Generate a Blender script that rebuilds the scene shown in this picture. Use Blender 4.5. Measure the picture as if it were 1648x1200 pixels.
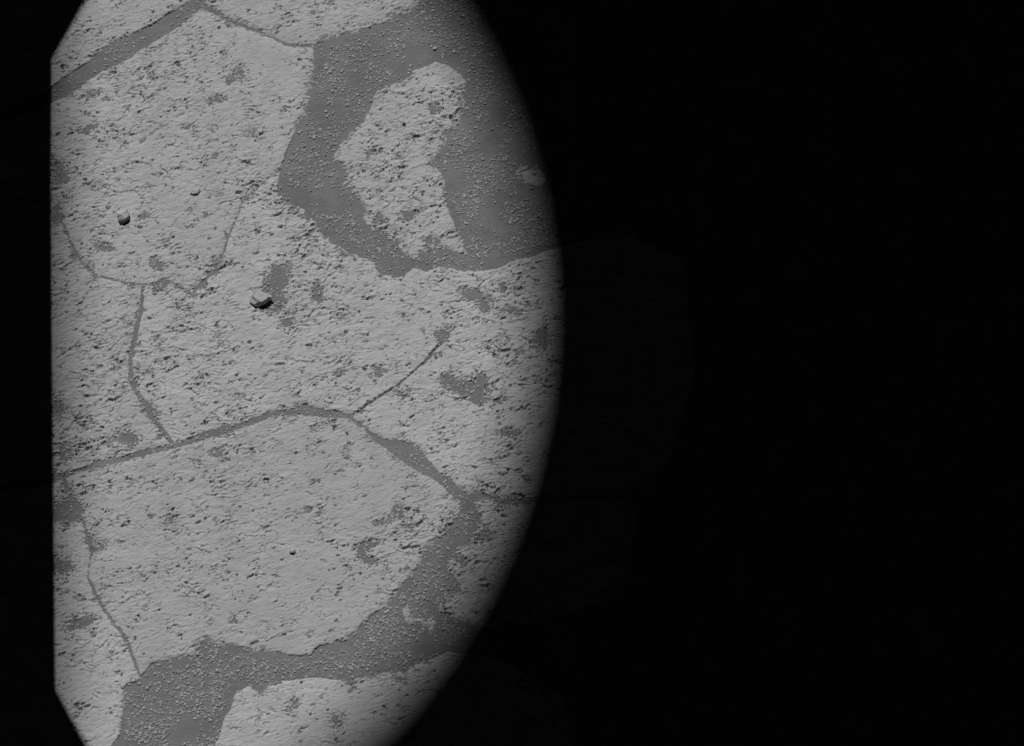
import bpy, bmesh, math, random
import numpy as np
from mathutils import Vector

for o in list(bpy.data.objects):
    bpy.data.objects.remove(o)
scene = bpy.context.scene
C = scene.collection
rng = np.random.default_rng(7)
random.seed(7)

# ------------------------------------------------------------------ camera
W, H = 1648.0, 1200.0                 # size of the photograph
FOV = math.radians(20.0)
DIST, TILT = 2.2, math.radians(25.0)  # camera 2 m above the ground, 25 degrees off straight down
CAM = np.array([0.0, -DIST * math.sin(TILT), DIST * math.cos(TILT)])
cd = bpy.data.cameras.new('camera')
cd.sensor_width = 36.0
cd.lens = 18.0 / math.tan(FOV / 2)
cd.clip_start, cd.clip_end = 0.01, 500.0
cam = bpy.data.objects.new('camera', cd)
C.objects.link(cam)
cam.location = CAM
cam.rotation_euler = (TILT, 0, 0)
scene.camera = cam

# ------------------------------------------------------------------ light
SUN_EL, SUN_AZ = math.radians(56.0), math.radians(14.0)   # azimuth counted from +Y towards -X
S = np.array([-math.cos(SUN_EL) * math.sin(SUN_AZ), math.cos(SUN_EL) * math.cos(SUN_AZ), math.sin(SUN_EL)])
world = bpy.data.worlds.new('World')
scene.world = world
world.use_nodes = True
nt = world.node_tree
bg = nt.nodes['Background']
sky = nt.nodes.new('ShaderNodeTexSky')
sky.sky_type = 'NISHITA'
sky.sun_disc = False
sky.sun_elevation = SUN_EL
sky.sun_rotation = -SUN_AZ
bw = nt.nodes.new('ShaderNodeRGBToBW')          # the photograph is monochrome
nt.links.new(sky.outputs[0], bw.inputs[0])
nt.links.new(bw.outputs[0], bg.inputs[0])
bg.inputs[1].default_value = 0.0012
sl = bpy.data.lights.new('sun', 'SUN')
sl.energy = 3.0
sl.angle = math.radians(0.6)
sl.color = (1, 1, 1)
sun = bpy.data.objects.new('sun', sl)
C.objects.link(sun)
sun.rotation_euler = Vector(S).to_track_quat('Z', 'Y').to_euler()
sun.location = (0, 0, 5)
scene.view_settings.view_transform = 'Standard'
scene.view_settings.look = 'None'
scene.view_settings.gamma = 1.0
scene.view_settings.exposure = 0.0

# ------------------------------------------------------------------ helpers
FPX = (W / 2) / math.tan(FOV / 2)
PX = DIST / FPX                        # metres on the ground per photo pixel at the centre


def ground(u, v, z=0.0):
    """point of the ground plane seen at a photo pixel"""
    u = np.asarray(u, float); v = np.asarray(v, float)
    x = (u - W / 2) / FPX; y = -(v - H / 2) / FPX
    dx = x
    dy = y * math.cos(TILT) + math.sin(TILT)
    dz = y * math.sin(TILT) - math.cos(TILT)
    t = (z - CAM[2]) / dz
    return np.stack([CAM[0] + dx * t, CAM[1] + dy * t], -1)


def pixel(x, y, z=0.0):
    x = np.asarray(x, float) - CAM[0]; y = np.asarray(y, float) - CAM[1]; z = z - CAM[2]
    yy = y * math.cos(TILT) + z * math.sin(TILT)
    dd = y * math.sin(TILT) - z * math.cos(TILT)
    return W / 2 + FPX * x / dd, H / 2 - FPX * yy / dd


def hash2(ix, iy, seed):
    ix = ix.astype(np.int64); iy = iy.astype(np.int64)
    h = (ix * 374761393 + iy * 668265263 + seed * 1442695041) & 0xFFFFFFFF
    h = ((h ^ (h >> 13)) * 1274126177) & 0xFFFFFFFF
    h = ((h ^ (h >> 16)) * 2246822519) & 0xFFFFFFFF
    h = h ^ (h >> 15)
    return (h & 0xFFFFFF) / float(0x1000000)


def noise(x, y, seed=0):
    """gradient noise, about -1..1"""
    x0 = np.floor(x); y0 = np.floor(y)
    fx = x - x0; fy = y - y0
    u = fx * fx * fx * (fx * (fx * 6 - 15) + 10)
    v = fy * fy * fy * (fy * (fy * 6 - 15) + 10)
    r = []
    for j in (0, 1):
        for i in (0, 1):
            a = hash2(x0 + i, y0 + j, seed) * 2 * math.pi
            r.append(np.cos(a) * (fx - i) + np.sin(a) * (fy - j))
    a = r[0] + u * (r[1] - r[0]); b = r[2] + u * (r[3] - r[2])
    return (a + v * (b - a)) * 1.5


def fbm(x, y, seed=0, octv=3):
    s = 0; a = 1.0; f = 1.0; t = 0
    for k in range(octv):
        s = s + a * noise(x * f + 17.3 * k, y * f - 9.1 * k, seed + k); t += a
        a *= 0.5; f *= 2.03
    return s / t


def sstep(a, b, x):
    t = np.clip((x - a) / (b - a), 0, 1)
    return t * t * (3 - 2 * t)


def mesh_object(name, verts, faces, mat, smooth=True, parent=None, loc=None):
    me = bpy.data.meshes.new(name)
    verts = np.asarray(verts, np.float32)
    if loc is not None:
        verts = verts - np.asarray(loc, np.float32)
    faces = np.asarray(faces, np.int32)
    n = faces.shape[1]
    me.vertices.add(len(verts)); me.vertices.foreach_set('co', verts.ravel())
    me.loops.add(faces.size); me.loops.foreach_set('vertex_index', faces.ravel())
    me.polygons.add(len(faces))
    me.polygons.foreach_set('loop_start', np.arange(0, faces.size, n, dtype=np.int32))
    me.polygons.foreach_set('loop_total', np.full(len(faces), n, np.int32))
    me.polygons.foreach_set('use_smooth', np.full(len(faces), smooth, bool))
    me.update(calc_edges=True)
    me.materials.append(mat)
    o = bpy.data.objects.new(name, me)
    C.objects.link(o)
    if parent is not None:
        o.parent = parent
    if loc is not None:
        o.location = loc
    return o


def tag(o, label=None, cat=None, group=None, kind=None):
    if label: o['label'] = label
    if cat: o['category'] = cat
    if group: o['group'] = group
    if kind: o['kind'] = kind
    return o


# ------------------------------------------------------------------ materials
def grey_material(name, lo, hi, scale, fine_scale, bump=0.0, bump_scale=900.0, rough=0.95, fabric=0.0, dust=0.0):
    m = bpy.data.materials.new(name)
    m.use_nodes = True
    t = m.node_tree; N = t.nodes; L = t.links
    b = N['Principled BSDF']
    b.inputs['Roughness'].default_value = rough
    b.inputs['Specular IOR Level'].default_value = 0.15
    geo = N.new('ShaderNodeNewGeometry')
    n1 = N.new('ShaderNodeTexNoise'); n1.inputs['Scale'].default_value = scale
    n1.inputs['Detail'].default_value = 5; n1.inputs['Roughness'].default_value = 0.6
    n2 = N.new('ShaderNodeTexNoise'); n2.inputs['Scale'].default_value = fine_scale
    n2.inputs['Detail'].default_value = 3; n2.inputs['Roughness'].default_value = 0.7
    L.new(geo.outputs['Position'], n1.inputs['Vector']); L.new(geo.outputs['Position'], n2.inputs['Vector'])
    mx = N.new('ShaderNodeMath'); mx.operation = 'MULTIPLY_ADD'
    mx.inputs[1].default_value = 0.6
    L.new(n1.outputs['Fac'], mx.inputs[0])
    m4 = N.new('ShaderNodeMath'); m4.operation = 'MULTIPLY'; m4.inputs[1].default_value = 0.4
    L.new(n2.outputs['Fac'], m4.inputs[0]); L.new(m4.outputs[0], mx.inputs[2])
    r = N.new('ShaderNodeValToRGB')
    r.color_ramp.elements[0].position = 0.34; r.color_ramp.elements[1].position = 0.66
    r.color_ramp.elements[0].color = (lo, lo, lo, 1); r.color_ramp.elements[1].color = (hi, hi, hi, 1)
    L.new(mx.outputs[0], r.inputs[0])
    L.new(r.outputs[0], b.inputs['Base Color'])
    if dust:
        oi = N.new('ShaderNodeObjectInfo')               # slabs differ a little in tone
        mr = N.new('ShaderNodeMapRange'); mr.inputs[3].default_value = 0.94; mr.inputs[4].default_value = 1.05
        L.new(oi.outputs['Random'], mr.inputs[0])
        sc = N.new('ShaderNodeVectorMath'); sc.operation = 'SCALE'
        L.new(r.outputs[0], sc.inputs[0]); L.new(mr.outputs[0], sc.inputs[3])
        r = sc
    if dust:                             # thin film of blown sand along the broken edges
        at = N.new('ShaderNodeAttribute'); at.attribute_name = 'dust'
        mxc = N.new('ShaderNodeMix'); mxc.data_type = 'RGBA'
        mxc.inputs[7].default_value = (dust, dust, dust, 1)
        L.new(r.outputs[0], mxc.inputs[6])
        L.new(at.outputs['Fac'], mxc.inputs[0])
        L.new(mxc.outputs[2], b.inputs['Base Color'])
    if bump:
        n3 = N.new('ShaderNodeTexNoise'); n3.inputs['Scale'].default_value = bump_scale
        n3.inputs['Detail'].default_value = 3; n3.inputs['Roughness'].default_value = 0.65
        L.new(geo.outputs['Position'], n3.inputs['Vector'])
        bp = N.new('ShaderNodeBump'); bp.inputs['Strength'].default_value = 1.0
        if fabric:                       # fine fabric of the rock, drawn out along one direction
            mp = N.new('ShaderNodeMapping'); mp.vector_type = 'TEXTURE'
            mp.inputs['Rotation'].default_value = (0, 0, math.radians(17))
            mp.inputs['Scale'].default_value = (3.2, 1, 1)
            L.new(geo.outputs['Position'], mp.inputs['Vector'])
            n4 = N.new('ShaderNodeTexNoise'); n4.inputs['Scale'].default_value = 620.0
            n4.inputs['Detail'].default_value = 3; n4.inputs['Roughness'].default_value = 0.7
            L.new(mp.outputs[0], n4.inputs['Vector'])
            b2 = N.new('ShaderNodeBump'); b2.inputs['Strength'].default_value = 1.0
            b2.inputs['Distance'].default_value = fabric
            L.new(n4.outputs['Fac'], b2.inputs['Height']); L.new(b2.outputs[0], bp.inputs['Normal'])
        bp.inputs['Distance'].default_value = bump
        L.new(n3.outputs['Fac'], bp.inputs['Height']); L.new(bp.outputs[0], b.inputs['Normal'])
    return m


M_rock = grey_material('pale_bedrock', 0.375, 0.475, 45.0, 1100.0, bump=0.00035, bump_scale=1300.0, fabric=0.0009, dust=0.24)
M_sand = grey_material('dark_sand', 0.145, 0.225, 38.0, 1300.0, bump=0.0009, bump_scale=900.0)
M_grit = grey_material('grit_grains', 0.15, 0.50, 420.0, 900.0)
M_pebble = grey_material('pebble_stone', 0.36, 0.45, 160.0, 900.0, bump=0.0004, bump_scale=500.0)
M_panel = grey_material('added_board_charcoal', 0.02, 0.03, 6.0, 60.0, rough=0.8)  # for the two added boards that block the sun
M_post = grey_material('added_post_steel', 0.12, 0.18, 12.0, 90.0, rough=0.6)  # for the supports of the added boards

# ------------------------------------------------------------------ outlines of the rock slabs
# (photo pixel, half width of the gap in pixels); turned into ground points
def P(*a):
    return [(p[0], p[1], p[2] if len(p) > 2 else 0.0) for p in a]


band_top = P((85, 139), (113, 118), (145, 98), (168, 75), (209, 55), (245, 40), (261, 28), (302, 4))
band_bottom = P((85, 166), (116, 152), (157, 121), (204, 96), (248, 68), (287, 45), (307, 27), (326, 11))
crack_a = P((326, 7, 3), (350, 22, 3.2), (372, 34, 3), (395, 43, 2.6), (418, 52, 2.2), (452, 67, 2.4), (470, 74, 3), (500, 73, 3), (507, 72, 1))
s3_right = P((506, 80), (504, 110), (499, 140), (493, 170), (478, 205), (467, 230), (457, 255), (452, 268))
crack_b = P((453, 272, .6), (426, 291, 1.2), (413, 303, 1.2), (390, 325, 1.2), (375, 365, 1.2), (365, 390, 1.4), (361, 405, 1.8), (354, 416, 1.8), (346, 437, 1.4), (334, 446, 2.2), (325, 455, 2.2), (315, 465, 1.6), (309, 475, 1.2),
            (294, 465, .8), (274, 456, .9), (258, 458, 1.5), (244, 459, .8), (231, 458, 1.2))
crack_c = P((231, 458, 1.6), (209, 458, 1.8), (191, 452, 1.5), (157, 445, 1.6), (142, 433, 1.4), (126, 415, 1.4), (116, 395, 1.4), (111, 378, 1.6), (95, 350, 1.5), (60, 325, 2), (-80, 300, 2))
crack_d = P((231, 458, 2.0), (228, 486, 2.5), (226, 506, 3), (220, 530, 4), (214, 556, 3.5), (209, 580, 2.8), (211, 612, 3.2), (220, 632, 3), (232, 648, 4), (248, 675, 3.6), (261, 693, 3.6), (280, 716, 3.5))
crack_e1 = P((-90, 805, 5), (85, 770, 7), (110, 763, 4.5), (150, 751, 4), (200, 738, 4.5), (240, 727, 5), (280, 718, 4))
crack_e2 = P((280, 718, 4), (310, 709, 5), (335, 699, 6), (365, 691, 6.5), (400, 681, 4.5), (430, 670, 5), (455, 664, 4), (480, 661, 7), (505, 663, 8), (530, 666, 7), (550, 668, 6), (563, 671, 4), (571, 676, 2), (584, 686, 1.6), (595, 696, 2.5), (608, 706, 6), (627, 716, 9), (645, 722, 15), (667, 738, 14), (688, 755, 11), (702, 766, 7), (720, 778, 9), (734, 793, 9), (748, 802, 7))
crack_g = P((748, 802, 5), (766, 797, 2), (782, 797, 1.6), (800, 803, 1.4), (827, 805, 1.6), (860, 803, 1.6), (950, 800, 2), (1000, 800, 2))
crack_h = P((102, 768, 2), (112, 800, 5), (122, 820, 4), (132, 836, 2.5), (140, 855, 1.5), (147, 875, 1.2), (145, 900, 1.0), (142, 930, 1.2), (150, 946, 1.6), (157, 960, 1.8), (168, 980, 1.8), (183, 1005, 1.8), (199, 1022, 2.5), (209, 1045, 2.6), (217, 1065, 2.2), (223, 1080, 2.2), (227, 1090, 2))
s5_top = P((450, 280), (447, 296), (457, 316), (470, 330), (485, 342), (500, 352), (512, 366), (528, 385), (547, 398), (568, 410), (595, 420), (605, 432), (616, 440), (630, 448), (651, 445), (659, 435), (667, 432), (688, 437), (707, 430), (726, 432), (747, 437), (774, 437), (800, 433), (822, 422), (835, 416), (854, 415), (880, 404), (930, 390), (1000, 370), (1100, 420), (1120, 600), (1080, 740), (1000, 796))
s6_bottom = P((231, 1083), (243, 1068), (261, 1062), (287, 1060), (307, 1055), (315, 1043), (328, 1030), (344, 1037), (354, 1042), (372, 1038), (390, 1042), (416, 1045), (442, 1050), (468, 1056), (500, 1055), (506, 1046), (514, 1039), (537, 1036), (555, 1028), (568, 1018), (583, 1003), (596, 990), (625, 972), (635, 958), (645, 940), (661, 928), (671, 912), (680, 894), (688, 880), (707, 870), (715, 862), (726, 845), (734, 838), (740, 825), (742, 812))

r = lambda a: a[::-1]
SLABS = [
    ('pale slab above the straight dark sand band, its corner cut by the slanting shadow', 2.2,
     P((-80, 215)) + band_top + P((326, -20), (326, -190), (-420, -190), (-420, 230))),
    ('pale slab above the curved thin crack, its ragged lower edge falling to dark sand', 1.8,
     crack_a + P((532, 60), (542, 55), (565, 52), (588, 46), (612, 38), (635, 27), (661, 20), (671, 8), (676, 0), (720, -40), (720, -190), (340, -190), (330, -30))),
    ('large pale slab carrying the small round pebble, between sand band and hairline cracks', 2.0,
     P((-80, 228)) + band_bottom + crack_a[:-1] + s3_right + crack_b + crack_c + P((-420, 290), (-420, 240))),
    ('pale pitted slab left of the wide vertical crack, above the long sandy crack', 1.9,
     crack_d + r(crack_e1) + P((-420, 810), (-420, 310)) + r(crack_c)),
    ('broad pale slab carrying the angular pebble in its dark sand hollow', 1.9,
     s5_top + r(crack_g) + r(crack_e2) + r(crack_d) + r(crack_b)),
    ('big smooth pale slab below the long sandy crack, bounded by curving dark sand', 2.2,
     crack_e1[2:] + crack_e2 + r(s6_bottom) + r(crack_h)),
    ('narrow pale slab beside the straight shadow edge, split off by a hairline crack', 1.9,
     crack_e1[:3] + crack_h + P((225, 1093), (204, 1100), (198, 1110), (199, 1130), (196, 1145), (194, 1165), (191, 1185), (183, 1195), (176, 1205), (150, 1270), (140, 1420), (-420, 1420), (-420, 830))),
    ('pale slab with a straight slanting side across the sand channel from the big smooth slab', 2.1,
     P((346, 1200), (354, 1180), (362, 1155), (372, 1140), (377, 1120), (382, 1112), (400, 1107), (416, 1105), (442, 1102), (468, 1096), (500, 1091), (519, 1092), (558, 1097), (583, 1092), (622, 1086), (648, 1083), (661, 1075), (676, 1065), (697, 1058), (720, 1050), (800, 1060), (900, 1120), (950, 1250), (900, 1420), (290, 1420), (318, 1290))),
    ('ragged pale rock island wholly surrounded by dark gritty sand', 1.7,
     P((700, 100), (666, 115), (650, 130), (627, 137), (609, 145), (601, 155), (596, 180), (588, 192), (565, 213), (547, 230), (534, 260), (550, 270), (555, 288), (551, 300), (560, 306), (579, 315), (590, 335), (585, 346), (592, 360), (605, 370), (624, 378), (637, 385), (645, 396), (656, 412), (667, 418), (680, 408), (690, 402), (702, 396), (716, 398), (732, 404), (752, 412), (742, 380), (726, 350), (716, 325), (710, 310), (716, 300), (710, 280), (692, 264), (700, 250), (715, 235), (718, 222), (706, 210), (723, 208), (738, 200), (743, 185), (746, 160), (750, 130), (738, 117), (718, 104))),
    ('pale rough slab at the curved shadow edge, just below a hairline crack', 1.6,
     r(crack_g)[:-2] + P((762, 808), (768, 822), (777, 832), (768, 846), (758, 858), (748, 872), (735, 884), (724, 897), (720, 915), (729, 930), (737, 944), (742, 952), (728, 957), (703, 962), (700, 975), (708, 985), (722, 992), (740, 1000), (770, 1012), (850, 1005), (1000, 960), (1030, 820))),
    ('small pale flake of rock lying in the curving sand channel', 1.4,
     P((648, 979), (657, 974), (663, 985), (671, 991), (687, 988), (701, 992), (704, 1005), (697, 1021), (689, 1021), (683, 1004), (671, 1003), (652, 994))),
    ('dim stone in gritty sand, half swallowed by the curved shadow', 1.0,
     P((829, 272), (842, 265), (864, 266), (880, 278), (884, 296), (866, 306), (842, 300), (830, 288))),
]
# inner grooves (hairline cracks that end inside a slab): (pixel, half width)
GROOVES = [
    P((568, 667, 1.2), (581, 660, 1.6), (592, 650, 1.8), (602, 644, 1.5), (624, 632, 1.4), (640, 620, 1.5), (654, 608, 1.3), (667, 597, 1.3), (677, 588, 1.5), (691, 575, 2.4), (701, 562, 2.2), (713, 548, 2.8), (722, 538, 3.5)),
]
# hollows with sand in them: cx, cy, rx, ry, turn (degrees, anticlockwise), depth factor
HOLLOWS = [
    (386, 118, 13, 16, 20, 1.0), (372, 128, 16, 7, 20, .9), (349, 159, 17, 8, 15, .9), (150, 152, 15, 7, 10, .8), (142, 208, 22, 6, 20, .7),
    (166, 397, 20, 7, -35, .9), (254, 425, 15, 8, -15, 1.0), (257, 461, 12, 7, 20, 1.0), (300, 205, 14, 6, 15, .6), (265, 205, 10, 5, -15, .6),
    (443, 458, 16, 36, -22, 1.7), (438, 486, 20, 19, 0, 1.5), (452, 432, 11, 8, 0, 1.1), (511, 474, 11, 17, 15, 1.3), (545, 601, 10, 6, 20, .9), (609, 597, 10, 9, 0, 1.0),
    (461, 520, 10, 8, 0, .9), (548, 509, 9, 7, 10, .9), (651, 634, 13, 8, 35, .9), (712, 540, 11, 14, 20, .9), (722, 528, 12, 6, -20, .8), (758, 474, 20, 13, -25, 1.15), (780, 490, 12, 14, 0, .9),
    (810, 462, 6, 11, 0, .8), (820, 500, 14, 6, -20, .7), (722, 612, 14, 14, 0, 1.3), (748, 625, 28, 15, -18, 1.5), (772, 622, 11, 22, 0, 1.5), (770, 643, 16, 10, 0, 1.4), (798, 638, 14, 14, 0, .8),
    (592, 879, 19, 8, 12, 1.6), (582, 890, 8, 13, 0, 1.6), (594, 902, 13, 8, 0, 1.6), (207, 706, 18, 10, -15, 1.1), (180, 712, 16, 7, 25, .8), (108, 824, 22, 20, 0, 1.5), (641, 822, 11, 16, 0, 1.0), (625, 838, 14, 8, 20, .9), (656, 850, 18, 14, 30, .8),
    (352, 728, 13, 8, 10, .8), (360, 742, 10, 6, 10, .8), (275, 838, 13, 8, 10, .9), (558, 734, 9, 7, 0, .9), (497, 822, 8, 6, 0, .7), (130, 1002, 22, 8, 18, 1.0), (100, 912, 20, 16, 0, 1.0), (96, 280, 14, 22, 0, .9), (92, 345, 8, 25, 0, .8),
    (872, 548, 16, 22, 0, .9), (822, 698, 18, 9, 10, .9), (846, 770, 10, 8, 0, .8), (545, 1162, 14, 10, 30, .9), (470, 1138, 10, 14, -30, .9), (420, 1108, 10, 12, 0, .8), (145, 870, 12, 12, 0, .6), (160, 880, 18, 9, 15, .8),
    (93, 655, 10, 16, 0, 1.0), (106, 730, 14, 14, 0, .9), (250, 548, 8, 5, 0, .5), (258, 560, 6, 9, 0, .6), (700, 175, 12, 9, 0, .8), (640, 250, 9, 7, 0, .6), (660, 345, 20, 8, 20, .9), (694, 388, 12, 5, 0, .7), (612, 352, 9, 8, 0, .8),
    (540, 265, 8, 8, 0, .7), (405, 215, 14, 8, 0, .6), (235, 350, 14, 7, 25, .7), (720, 850, 9, 8, 0, .7), (745, 905, 9, 7, 0, .6), (780, 860, 16, 9, 15, .8), (620, 900, 9, 7, 0, .4), (240, 600, 12, 6, 20, .6), (330, 575, 16, 6, 20, .5), (480, 500, 30, 5, 25, .5),
]
for k in range(260):                                   # small pock marks all over
    HOLLOWS.append((random.uniform(60, 930), random.uniform(-30, 1230), random.uniform(3, 8), random.uniform(2, 5), random.uniform(0, 40), random.uniform(.35, .75)))
# rougher patches of rock: cx, cy, r, strength
ROUGH = [(640, 240, 130, .15), (660, 370, 70, .4), (640, 850, 70, .35), (150, 640, 90, .5), (560, 300, 60, .5), (110, 700, 60, .6), (500, 400, 60, .6), (760, 860, 70, .6), (850, 600, 90, .4), (290, 540, 90, .4), (740, 180, 50, .6), (480, 310, 40, .9), (120, 300, 60, .4), (700, 930, 60, .6), (820, 480, 60, .5), (240, 140, 90, .3)]
CALM = [(500, 940, 130, .45), (440, 760, 90, .1), (560, 1140, 120, .5), (420, 100, 100, .5), (600, 780, 80, .4)]

# ------------------------------------------------------------------ height of the rock
def axis(lo, hi, step, far_lo, far_hi, grow=1.35, maxstep=0.005):
    a = list(np.arange(lo, hi + step / 2, step))
    s = step; x = a[-1]
    while x < far_hi:
        s = min(s * grow, maxstep); x += s; a.append(x)
    s = step; x = a[0]; b = []
    while x > far_lo:
        s = min(s * grow, maxstep); x -= s; b.append(x)
    return np.array(b[::-1] + a)


c4 = ground([66, 66, 935, 935], [-14, 1214, -14, 1214])
STEP = 0.00056
gx = axis(c4[:, 0].min(), c4[:, 0].max(), STEP, ground(-440, 1430)[0], ground(1140, 1430)[0])
gy = axis(c4[:, 1].min(), c4[:, 1].max(), STEP, ground(0, 1430)[1], ground(0, -200)[1])
X, Y = np.meshgrid(gx, gy)             # rows follow y
# coordinates in "pixels" on the ground, v downwards
U, V = X / PX, -Y / PX
def gp(u, v):
    g = ground(u, v)
    return g[..., 0] / PX, -g[..., 1] / PX


warp_u = 6.5 * fbm(U / 26, V / 26, 11, 3) + 2.8 * noise(U / 6, V / 6, 12) + 1.2 * noise(U / 3, V / 3, 14)
warp_v = 6.5 * fbm(U / 26, V / 26, 21, 3) + 2.8 * noise(U / 6, V / 6, 22) + 1.2 * noise(U / 3, V / 3, 24)
ragged = sstep(-0.25, 0.35, noise(U / 90, V / 90, 31))            # stretches of ragged and of clean edge
for (cx, cy, rr, k) in ((650, 260, 150, 1), (600, 40, 60, .7), (560, 400, 60, .6), (330, 1050, 60, 1), (720, 900, 60, 1), (680, 1000, 40, 1), (855, 285, 50, 1), (620, 1090, 80, .5), (480, 250, 40, -.6), (370, 1140, 40, -1), (220, 85, 60, -.5), (470, 1045, 50, -.6)):
    a, b = gp(cx, cy)
    ragged = np.clip(ragged + k * np.exp(-(((U - a) ** 2 + (V - b) ** 2) / rr ** 2)), 0, 1)
wk = 0.22 + 0.95 * ragged
Uw, Vw = U + warp_u * wk, V + warp_v * wk
Uc, Vc = U + 0.34 * warp_u, V + 0.34 * warp_v                    # cracks wander less

lin = math.radians(18.0)                                         # fabric of the rock, rising to the right
A = U * math.cos(lin) - V * math.sin(lin)
B = U * math.sin(lin) + V * math.cos(lin)
A = A + 5 * noise(U / 40, V / 40, 41); B = B + 5 * noise(U / 40, V / 40, 42)

rough = 0.47 + 0.28 * fbm(U / 130, V / 130, 51, 2)
for lst, sg in ((ROUGH, 1), (CALM, -1)):
    for (cx, cy, rr, s) in lst:
        a, b = gp(cx, cy)
        rough = rough + sg * 0.55 * s * np.exp(-(((U - a) ** 2 + (V - b) ** 2) / rr ** 2))
rough = np.clip(rough, 0.04, 1.15)

MM = 0.001
mic = np.zeros_like(U)
clump = fbm(U / 46, V / 30, 75, 3) + 0.35 * noise(U / 12, V / 9, 76)
# rolling relief, coarse to fine
mic += 0.60 * fbm(U / 40, V / 27, 66, 3) * (0.4 + 0.8 * rough)
mic += 0.45 * noise(A / 17, B / 9, 65) * (0.35 + rough)
mic += 0.15 * noise(A / 7, B / 3.8, 77) * (0.5 + rough)
mic += 0.08 * noise(U / 2.6, V / 2.6, 68)
# small broken ledges: gentle rise, sharp drop on the side away from the sun
for (lam, amp, thr, sd) in ((6.2, 1.3, 0.14, 200), (10.0, 1.9, 0.12, 210), (18.0, 2.3, 0.28, 220)):
    ph = B / lam + 1.4 * noise(A / (2.4 * lam), B / (1.5 * lam), sd) + 0.55 * noise(A / lam, B / (0.7 * lam), sd + 1)
    saw = ph - np.floor(ph)
    m = sstep(thr, thr + 0.42, 0.75 * noise(A / (1.9 * lam), B / (0.9 * lam), sd + 2) + 0.55 * clump + 0.75 * (rough - 0.35))
    mic += amp * m * (saw - 0.55)
# pits of mixed size, in clumps
for (la, lb, thr, dep, sd) in ((8.5, 3.8, 0.72, 2.0, 230), (14, 5.5, 0.80, 2.4, 240), (30, 11, 0.94, 2.2, 250)):
    n = noise(A / la, B / lb, sd) + 0.5 * noise(A / (0.45 * la), B / (0.6 * lb), sd + 1) + 0.45 * clump + 0.3 * (rough - 0.4)
    mic -= dep * sstep(thr, thr + 0.22, n + 0.15 * noise(U / 3, V / 3, sd + 2))

hol = np.zeros_like(U)
for (cx, cy, rx, ry, turn, d) in HOLLOWS:
    a, b = gp(cx, cy); t = math.radians(turn)
    R = max(rx, ry) * 1.9 + 8
    i0, i1 = np.searchsorted(-gy / PX * -1, [-(b + R), -(b - R)])
    j0, j1 = np.searchsorted(gx / PX, [a - R, a + R])
    if i1 <= i0 or j1 <= j0: continue
    sl_ = (slice(i0, i1), slice(j0, j1))
    du = U[sl_] + 1.1 * warp_u[sl_] - a; dv = V[sl_] + 1.1 * warp_v[sl_] - b
    p = (du * math.cos(t) - dv * math.sin(t)) / rx; q = (du * math.sin(t) + dv * math.cos(t)) / ry
    e = np.sqrt(p * p + q * q) + 0.30 * noise(U[sl_] / 7, V[sl_] / 5, 71) + 0.55 * noise(U[sl_] / 3.6, V[sl_] / 2.8, 72)
    hol[sl_] = np.maximum(hol[sl_], (d + .35) * sstep(1.65, 0.35, e))
wide = fbm(U / 160, V / 160, 81, 2)


def seg_distance(poly, closed, uu, vv):
    """smallest (distance - half gap) from each point to the outline"""
    pts = np.array([gp(p[0], p[1]) for p in poly]); w = np.array([p[2] for p in poly])
    best = np.full(uu.shape, 1e9)
    n = len(pts)
    for i in range(n if closed else n - 1):
        a, b = pts[i], pts[(i + 1) % n]
        d = b - a; L2 = max(d @ d, 1e-9)
        t = np.clip(((uu - a[0]) * d[0] + (vv - a[1]) * d[1]) / L2, 0, 1)
        ww = w[i] + (w[(i + 1) % n] - w[i]) * t
        best = np.minimum(best, np.hypot(uu - a[0] - t * d[0], vv - a[1] - t * d[1]) - ww)
    return best


def inside(poly, uu, vv):
    pts = np.array([gp(p[0], p[1]) for p in poly])
    c = np.zeros(uu.shape, bool)
    for i in range(len(pts)):
        (x1, y1), (x2, y2) = pts[i], pts[(i + 1) % len(pts)]
        if y1 == y2: continue
        c ^= ((y1 > vv) != (y2 > vv)) & (uu < (x2 - x1) * (vv - y1) / (y2 - y1) + x1)
    return c


groove = np.zeros_like(U)
for g in GROOVES:
    groove = np.maximum(groove, sstep(0.9, -0.5, seg_distance(g, False, Uc, Vc) + 0.5 + 0.8 * noise(U / 6, V / 6, 302)))

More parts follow.
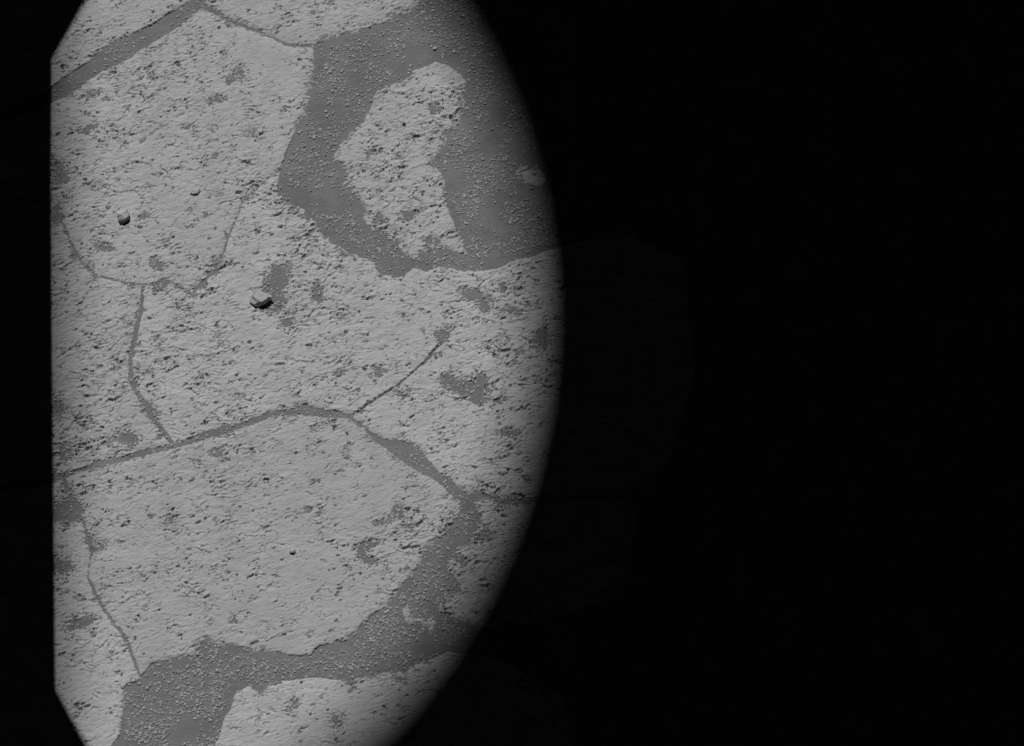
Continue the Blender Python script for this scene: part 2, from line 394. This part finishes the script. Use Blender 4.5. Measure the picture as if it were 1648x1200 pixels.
solid = np.zeros_like(U)               # 1 where rock, not sand, lies at the surface
rock_top = np.full(U.shape, -9.0)      # kept for placing grains and pebbles (millimetres)
for si, (label, base, poly) in enumerate(SLABS):
    pts = np.array([gp(p[0], p[1]) for p in poly])
    lo = pts.min(0) - 16; hi = pts.max(0) + 16
    j0, j1 = np.searchsorted(gx / PX, [lo[0], hi[0]]); i0, i1 = np.searchsorted(gy / PX, [-hi[1], -lo[1]])
    s = (slice(max(i0 - 1, 0), i1 + 1), slice(max(j0 - 1, 0), j1 + 1))
    if any(p[2] > 0 for p in poly):
        crackish = np.array([p[2] > 0 for p in poly])
        dc = seg_distance(poly, True, Uc[s], Vc[s]); ic = inside(poly, Uc[s], Vc[s])
        dw = seg_distance(poly, True, Uw[s], Vw[s]); iw = inside(poly, Uw[s], Vw[s])
        # clean displacement beside cracks, ragged displacement beside sand
        cr = [p for p in poly if p[2] > 0]
        far = np.full(Uc[s].shape, 1e9)
        for p in cr:
            a, b = gp(p[0], p[1]); far = np.minimum(far, np.hypot(U[s] - a, V[s] - b))
        k = sstep(30, 14, far)
        sdc = np.where(ic, dc, -np.abs(dc)); sdw = np.where(iw, dw, -np.abs(dw))
        d = sdw + (sdc - sdw) * k
    else:
        dw = seg_distance(poly, True, Uw[s], Vw[s]); iw = inside(poly, Uw[s], Vw[s])
        d = np.where(iw, dw, -np.abs(dw))
    soft = 2.0 + 6.0 * ragged[s]
    if any(p[2] > 0 for p in poly):
        soft = soft + (1.3 - soft) * k
        d = d + k * (1.2 * noise(U[s] / 7, V[s] / 7, 301) + 0.7 * noise(U[s] / 3, V[s] / 3, 303) + 0.25)
        k2 = k * sstep(11, 0, d)
    else:
        k2 = 0.0
    lift = sstep(-2.0, 1.0, d / soft * 1.2)
    h = 0.62 * base + 0.2 * wide[s] + mic[s] - 1.4 * hol[s] - 1.2 * np.maximum(hol[s] - 1.2, 0) + 0.75 * np.minimum(hol[s], 1.2) * (noise(A[s] / 6, B[s] / 4, 320) + 0.5 * noise(U[s] / 3, V[s] / 3, 321)) - 2.6 * groove[s]
    h = h - 0.55 * k2
    # near a ragged edge the surface breaks up into lumps
    h = h - ragged[s] * sstep(20, 0, d) * (0.45 + 0.8 * noise(A[s] / 10, B[s] / 5, 91 + si) + 0.7 * noise(A[s] / 4, B[s] / 3, 191 + si))
    h = -1.8 + (h + 1.8) * lift
    h = np.maximum(h, -3.4)
    keep = d > -5.0
    cell = keep[:-1, :-1] & keep[1:, :-1] & keep[:-1, 1:] & keep[1:, 1:]
    # cells wholly buried under the sand are left out
    top4 = np.maximum(np.maximum(h[:-1, :-1], h[1:, :-1]), np.maximum(h[:-1, 1:], h[1:, 1:]))
    cell &= (top4 > -1.2) | (d[:-1, :-1] > 10)
    ny, nx = h.shape
    idx = np.arange(ny * nx).reshape(ny, nx)
    f = np.stack([idx[:-1, :-1][cell], idx[:-1, 1:][cell], idx[1:, 1:][cell], idx[1:, :-1][cell]], 1)
    used, inv = np.unique(f, return_inverse=True)
    vv = np.stack([X[s].ravel(), Y[s].ravel(), h.ravel() * MM], 1)[used]
    name = 'stone' if si >= 10 else 'flat_rock'
    loc = (float(vv[:, 0].mean()), float(vv[:, 1].mean()), -3.4 * MM)
    solid[s] = np.maximum(solid[s], sstep(6, 14, d) * sstep(0.25, 0.02, hol[s]) * sstep(0.2, 0.0, groove[s]))
    o = mesh_object(name, vv, inv.reshape(f.shape), M_rock, True, None, loc)
    film = sstep(24, 0, d) * (0.15 + 0.85 * ragged[s]) * 0.9 + 0.9 * np.minimum(hol[s], 1) + 0.7 * (noise(U[s] / 14, V[s] / 10, 310) + 0.6 * noise(U[s] / 4, V[s] / 3.4, 311)) - 0.75
    at = o.data.attributes.new('dust', 'FLOAT', 'POINT')
    at.data.foreach_set('value', sstep(0.0, 0.55, film).ravel()[used].astype(np.float32))
    tag(o, label, 'stone' if name == 'stone' else 'rock', None if name == 'stone' else 'slabs of the bedrock pavement')
    rock_top[s] = np.maximum(rock_top[s], np.where(keep, h, -9))

# ------------------------------------------------------------------ sand sheet
c4 = ground([0, 0, W, W], [-20, H + 20, -20, H + 20])
sx = axis(c4[:, 0].min(), c4[:, 0].max(), 0.0016, -120, 120, 1.3, 12.0)
sy = axis(c4[:, 1].min(), c4[:, 1].max(), 0.0016, -120, 120, 1.3, 12.0)


def sand_z(x, y):
    u, v = x / PX, -y / PX
    near = np.exp(-((x / 3) ** 2 + (y / 3) ** 2))
    z = 0.45 * fbm(u / 60, v / 60, 101, 3) + 0.20 * noise(u / 18, v / 11, 104) + 0.07 * noise(u / 7, v / 6, 105)
    return z * MM * near - 0.002 * (1 - near) + 0.03 * fbm(x / 4, y / 4, 107, 3) * (1 - near)


SX, SY = np.meshgrid(sx, sy)
SZ = sand_z(SX, SY)
jj = np.clip(np.searchsorted(gx, SX), 0, len(gx) - 1); ii = np.clip(np.searchsorted(gy, SY), 0, len(gy) - 1)
cover = solid[ii, jj] * (SX > gx[0]) * (SX < gx[-1]) * (SY > gy[0]) * (SY < gy[-1])
SZ = SZ - 0.0042 * sstep(0.5, 1.0, cover)                         # under the rock the sand lies deeper
ny, nx = SX.shape
idx = np.arange(ny * nx).reshape(ny, nx)
f = np.stack([idx[:-1, :-1].ravel(), idx[:-1, 1:].ravel(), idx[1:, 1:].ravel(), idx[1:, :-1].ravel()], 1)
o = mesh_object('sand', np.stack([SX.ravel(), SY.ravel(), SZ.ravel()], 1), f, M_sand)
tag(o, 'dark fine sand filling the gaps between the pale slabs', None, None, 'structure')

# ------------------------------------------------------------------ grit on the sand (nobody could count it)
def rock_at(x, y):
    j = np.clip(np.searchsorted(gx, x), 0, len(gx) - 1); i = np.clip(np.searchsorted(gy, y), 0, len(gy) - 1)
    return rock_top[i, j]


bm = bmesh.new(); bmesh.ops.create_icosphere(bm, subdivisions=1, radius=1.0)
ico_v = np.array([v.co[:] for v in bm.verts]); ico_f = np.array([[v.index for v in f.verts] for f in bm.faces]); bm.free()


def grains(n, size_lo, size_hi, dens_fn, seed):
    g = np.random.default_rng(seed)
    u = g.uniform(60, 1640, n); v = g.uniform(-20, 1220, n)
    u = np.where(g.random(n) < 0.9, g.uniform(60, 930, n), u)
    p = ground(u, v)
    ok = g.random(n) < dens_fn(p[:, 0], p[:, 1])
    p = p[ok]
    m = len(p)
    sz = size_lo + (size_hi - size_lo) * g.random(m) ** 3.2
    return p, sz, g


def dens_sand(x, y):
    u, v = x / PX, -y / PX
    d = 0.75 * sstep(-0.35, 0.25, fbm(u / 70, v / 70, 111, 2) + 0.25 * noise(u / 12, v / 12, 115) + 0.12)
    # bare sand blown against the sunny foot of the slabs
    near = np.zeros_like(x)
    for k in (6, 12):
        for a in range(8):
            near = np.maximum(near, rock_at(x + k * PX * math.cos(a * .785), y + k * PX * math.sin(a * .785)) > 0.3)
    d = d * (1 - 0.55 * near)
    return np.where(rock_at(x, y) < -0.05, d, 0)


def dens_rock(x, y):
    return np.where((rock_at(x, y) > -1.2) & (rock_at(x, y) < 0.5), 0.8, 0.012)


def dens_chip(x, y):
    u, v = x / PX, -y / PX
    return 0.22 * sstep(0.0, 0.5, fbm(u / 60, v / 60, 121, 2)) * (rock_at(x, y) > -0.8)


vs, fs, off = [], [], 0
for (n, lo, hi, fn, seed) in ((210000, 0.00036, 0.00130, dens_sand, 5), (9000, 0.0004, 0.0011, dens_rock, 6), (1500, 0.0011, 0.0021, dens_sand, 8), (2600, 0.0006, 0.0015, dens_chip, 9)):
    p, sz, g = grains(n, lo, hi, fn, seed)
    z0 = np.maximum(sand_z(p[:, 0], p[:, 1]), rock_at(p[:, 0], p[:, 1]) * MM)
    m = len(p)
    q = g.normal(size=(m, 3, 3)); q, _ = np.linalg.qr(q)
    sc = g.uniform(0.6, 1.25, (m, 1, 3))
    jit = 1 + 0.25 * (g.random((m, len(ico_v), 1)) - .5)
    vv = (ico_v[None] * jit * sc) @ q
    vv *= sz[:, None, None]
    vv[:, :, 2] *= 0.62
    vv += np.stack([p[:, 0], p[:, 1], z0 + sz * 0.22], 1)[:, None, :]
    vs.append(vv.reshape(-1, 3))
    fs.append((ico_f[None] + (np.arange(m) * len(ico_v))[:, None, None] + off).reshape(-1, 3))
    off += m * len(ico_v)
    print('grains', m)
o = mesh_object('grit', np.concatenate(vs), np.concatenate(fs), M_grit, False)
tag(o, 'scattered light and dark grit grains lying on the sand', 'grit', None, 'stuff')

# ------------------------------------------------------------------ pebbles
def pebble(u, v, rx, ry, rz, turn, label, seed, cuts=12, lump=0.12, sub=5, sink=0.18, mat=None):
    g = np.random.default_rng(seed)
    bm = bmesh.new(); bmesh.ops.create_icosphere(bm, subdivisions=sub, radius=1.0)
    vv = np.array([w.co[:] for w in bm.verts]); ff = np.array([[w.index for w in fc.verts] for fc in bm.faces]); bm.free()
    faces_ = [((.1, -.15, 1), .52), ((.2, .6, .75), .66), ((-.5, -.55, .6), .62), ((.75, -.45, .3), .6), ((-.8, .4, .2), .66), ((.1, -1, .12), .6)]
    for k in range(cuts):                                 # flat broken faces: a flat top and steep sides, then random ones
        if k < len(faces_):
            nrm = np.array(faces_[k][0], float) + g.normal(size=3) * 0.12; c = faces_[k][1]
        else:
            nrm = g.normal(size=3); c = g.uniform(0.58, 0.85)
        nrm /= np.linalg.norm(nrm)
        dd = vv @ nrm - c
        vv = vv - np.where(dd > 0, dd * 0.98, 0)[:, None] * nrm
    n = noise(vv[:, 0] * 1.7 + seed, vv[:, 1] * 1.7 + vv[:, 2] * 1.3, seed) + 0.4 * noise(vv[:, 0] * 4 + vv[:, 2], vv[:, 1] * 4 - vv[:, 2] * 3, seed + 1)
    n = n + 0.35 * noise(vv[:, 0] * 9 + vv[:, 2] * 4, vv[:, 1] * 9 - vv[:, 2] * 7, seed + 2)
    vv = vv * (1 + lump * n)[:, None]
    vv *= np.array([rx, ry, rz]) * PX
    t = math.radians(turn)
    x = vv[:, 0] * math.cos(t) - vv[:, 1] * math.sin(t); y = vv[:, 0] * math.sin(t) + vv[:, 1] * math.cos(t)
    vv = np.stack([x, y, vv[:, 2]], 1)
    p = ground(u, v)
    base = max(max(float(rock_at(p[0] + a * PX, p[1] + b * PX)) for a in (-4, 0, 4) for b in (-4, 0, 4)) * MM, float(sand_z(p[0], p[1])))
    vv[:, 2] -= vv[:, 2].min() * (1 - sink)
    vv += np.array([p[0], p[1], base])
    o = mesh_object('pebble', vv, ff, mat or M_pebble, True, None, (float(p[0]), float(p[1]), base))
    tag(o, label, 'pebble', 'loose pebbles on the pavement')
    return o


pebble(200, 351, 14, 13, 9, 40, 'small rounded pebble with a dark crescent of shadow, alone on the pale slab', 3)
pebble(420, 484, 19, 17, 10.5, -18, 'largest angular pebble, with a deep shadow, beside a dark sand hollow', 12, cuts=12, lump=0.13)
pebble(315, 310, 9, 7.5, 3, 5, 'low pale pebble near the hairline crack, smaller than the rounded one', 23)
pebble(471, 889, 5.5, 4.5, 3.5, 0, 'tiny dark pebble alone on the big smooth slab', 31)
pebble(420, 214, 6, 5, 3, 20, 'tiny low pebble near the straight edge of the gritty sand', 37)
pebble(797, 637, 10, 9, 3, 0, 'flat pale pebble next to the largest sand hollow near the curved shadow edge', 41, sink=.4)

# ------------------------------------------------------------------ invented shade casters, both added outside the view to shape the light
def slab_from_loops(name, inner, outer, z, t, mat, parent):
    """flat board between two loops with the same number of points"""
    n = len(inner)
    v = [(p[0], p[1], z) for p in inner] + [(p[0], p[1], z) for p in outer] + [(p[0], p[1], z + t) for p in inner] + [(p[0], p[1], z + t) for p in outer]
    f = []
    for i in range(n):
        j = (i + 1) % n
        f += [(i, n + i, n + j, j), (2 * n + i, 2 * n + j, 3 * n + j, 3 * n + i), (i, j, 2 * n + j, 2 * n + i), (n + i, 3 * n + i, 3 * n + j, n + j)]
    return mesh_object(name, v, f, mat, False, parent)


def box_part(name, x, y, z0, z1, w, mat, parent, w2=None):
    w2 = w2 or w
    bm = bmesh.new(); bmesh.ops.create_cube(bm, size=1.0)
    for v in bm.verts:
        v.co = Vector((x + v.co.x * w, y + v.co.y * w2, (z0 + z1) / 2 + v.co.z * (z1 - z0)))
    bmesh.ops.bevel(bm, geom=bm.edges[:], offset=min(w, z1 - z0) * 0.08, segments=1, affect='EDGES')
    me = bpy.data.meshes.new(name); bm.to_mesh(me); bm.free(); me.materials.append(mat)
    o = bpy.data.objects.new(name, me); C.objects.link(o); o.parent = parent
    return o


SHIFT = S[:2] / S[2]
# added canopy: unseen board on posts, its D-shaped opening shapes the lit area
CZ = 5.2
cen, RAD, LEFTX = (-86, 500), 929, 106
a0 = math.acos((LEFTX - cen[0]) / RAD)
hole_px = [(cen[0] + RAD * math.cos(a), cen[1] - RAD * math.sin(a)) for a in np.linspace(a0, -a0, 72)]
hole_px += [(LEFTX, cen[1] + RAD * math.sin(a0) * k) for k in np.linspace(1, -1, 26)[1:-1]]
hole = ground([p[0] for p in hole_px], [p[1] for p in hole_px])
mid = ground(480, 500)
out = []
for p in hole:
    d = p - mid
    k = max(abs(d[0]) / 1.55, abs(d[1]) / 1.25)
    out.append(mid + d / k)
root = bpy.data.objects.new('added_shade_canopy', None); C.objects.link(root)
root.location = (float(mid[0] + SHIFT[0] * CZ), float(mid[1] + SHIFT[1] * CZ), 0)
tag(root, 'added tall dark board whose large rounded opening shapes the light, on four steel posts', 'added shade caster')
slab_from_loops('board', hole - mid, np.array(out) - mid, CZ, 0.006, M_panel, root)
for sx_ in (-1, 1):
    for sy_ in (-1, 1):
        px_, py_ = sx_ * 1.47, sy_ * 1.17
        gz = float(sand_z(np.array(root.location.x + px_), np.array(root.location.y + py_)))
        po = box_part('post', px_, py_, gz - 0.02, CZ - 0.001, 0.05, M_post, root)
        ft = box_part('foot_plate', px_, py_, gz - 0.004, gz + 0.012, 0.2, M_post, po)

# added screen: unseen low board on legs, put here to cut the straight shadow edge
LZ = 0.56
edge_px = [(262, -220), (196, -103), (140, -2), (113, 46), (87, 92), (86, 300), (88, 600), (91, 900), (93, 1108), (116, 1152), (142, 1200), (196, 1300), (262, 1420)]
e = ground([p[0] for p in edge_px], [p[1] for p in edge_px])
e = e + SHIFT * LZ
left = e.copy(); left[:, 0] = e[:, 0].min() - 0.9
root2 = bpy.data.objects.new('added_shade_screen', None); C.objects.link(root2)
c2 = np.array([float(left[0, 0] + .45), float(e[:, 1].mean())])
root2.location = (c2[0], c2[1], 0)
tag(root2, 'added low dark board on four short steel legs, blocking sun beside the slabs', 'screen')
n = len(e)
vv = [(p[0], p[1], LZ) for p in e - c2] + [(p[0], p[1], LZ) for p in left - c2] + [(p[0], p[1], LZ + .005) for p in e - c2] + [(p[0], p[1], LZ + .005) for p in left - c2]
ff = []
for i in range(n - 1):
    ff += [(i, i + 1, n + i + 1, n + i), (2 * n + i, 3 * n + i, 3 * n + i + 1, 2 * n + i + 1), (i, 2 * n + i, 2 * n + i + 1, i + 1), (n + i, n + i + 1, 3 * n + i + 1, 3 * n + i)]
ff += [(0, n, 3 * n, 2 * n), (n - 1, 3 * n - 1, 4 * n - 1, 2 * n - 1)]
mesh_object('board', vv, ff, M_panel, False, root2)
for lx in (left[0, 0] - c2[0] + .06, e[:, 0].min() - c2[0] - .10):
    for ly in (e[:, 1].min() - c2[1] + .05, e[:, 1].max() - c2[1] - .05):
        gz = float(sand_z(np.array(c2[0] + lx), np.array(c2[1] + ly)))
        box_part('leg', lx, ly, gz - 0.01, LZ - 0.001, 0.03, M_post, root2)
uu, vv_ = pixel(e[:, 0], e[:, 1], LZ)
print('screen edge in view?', [(round(float(a)), round(float(b))) for a, b in zip(uu, vv_)])
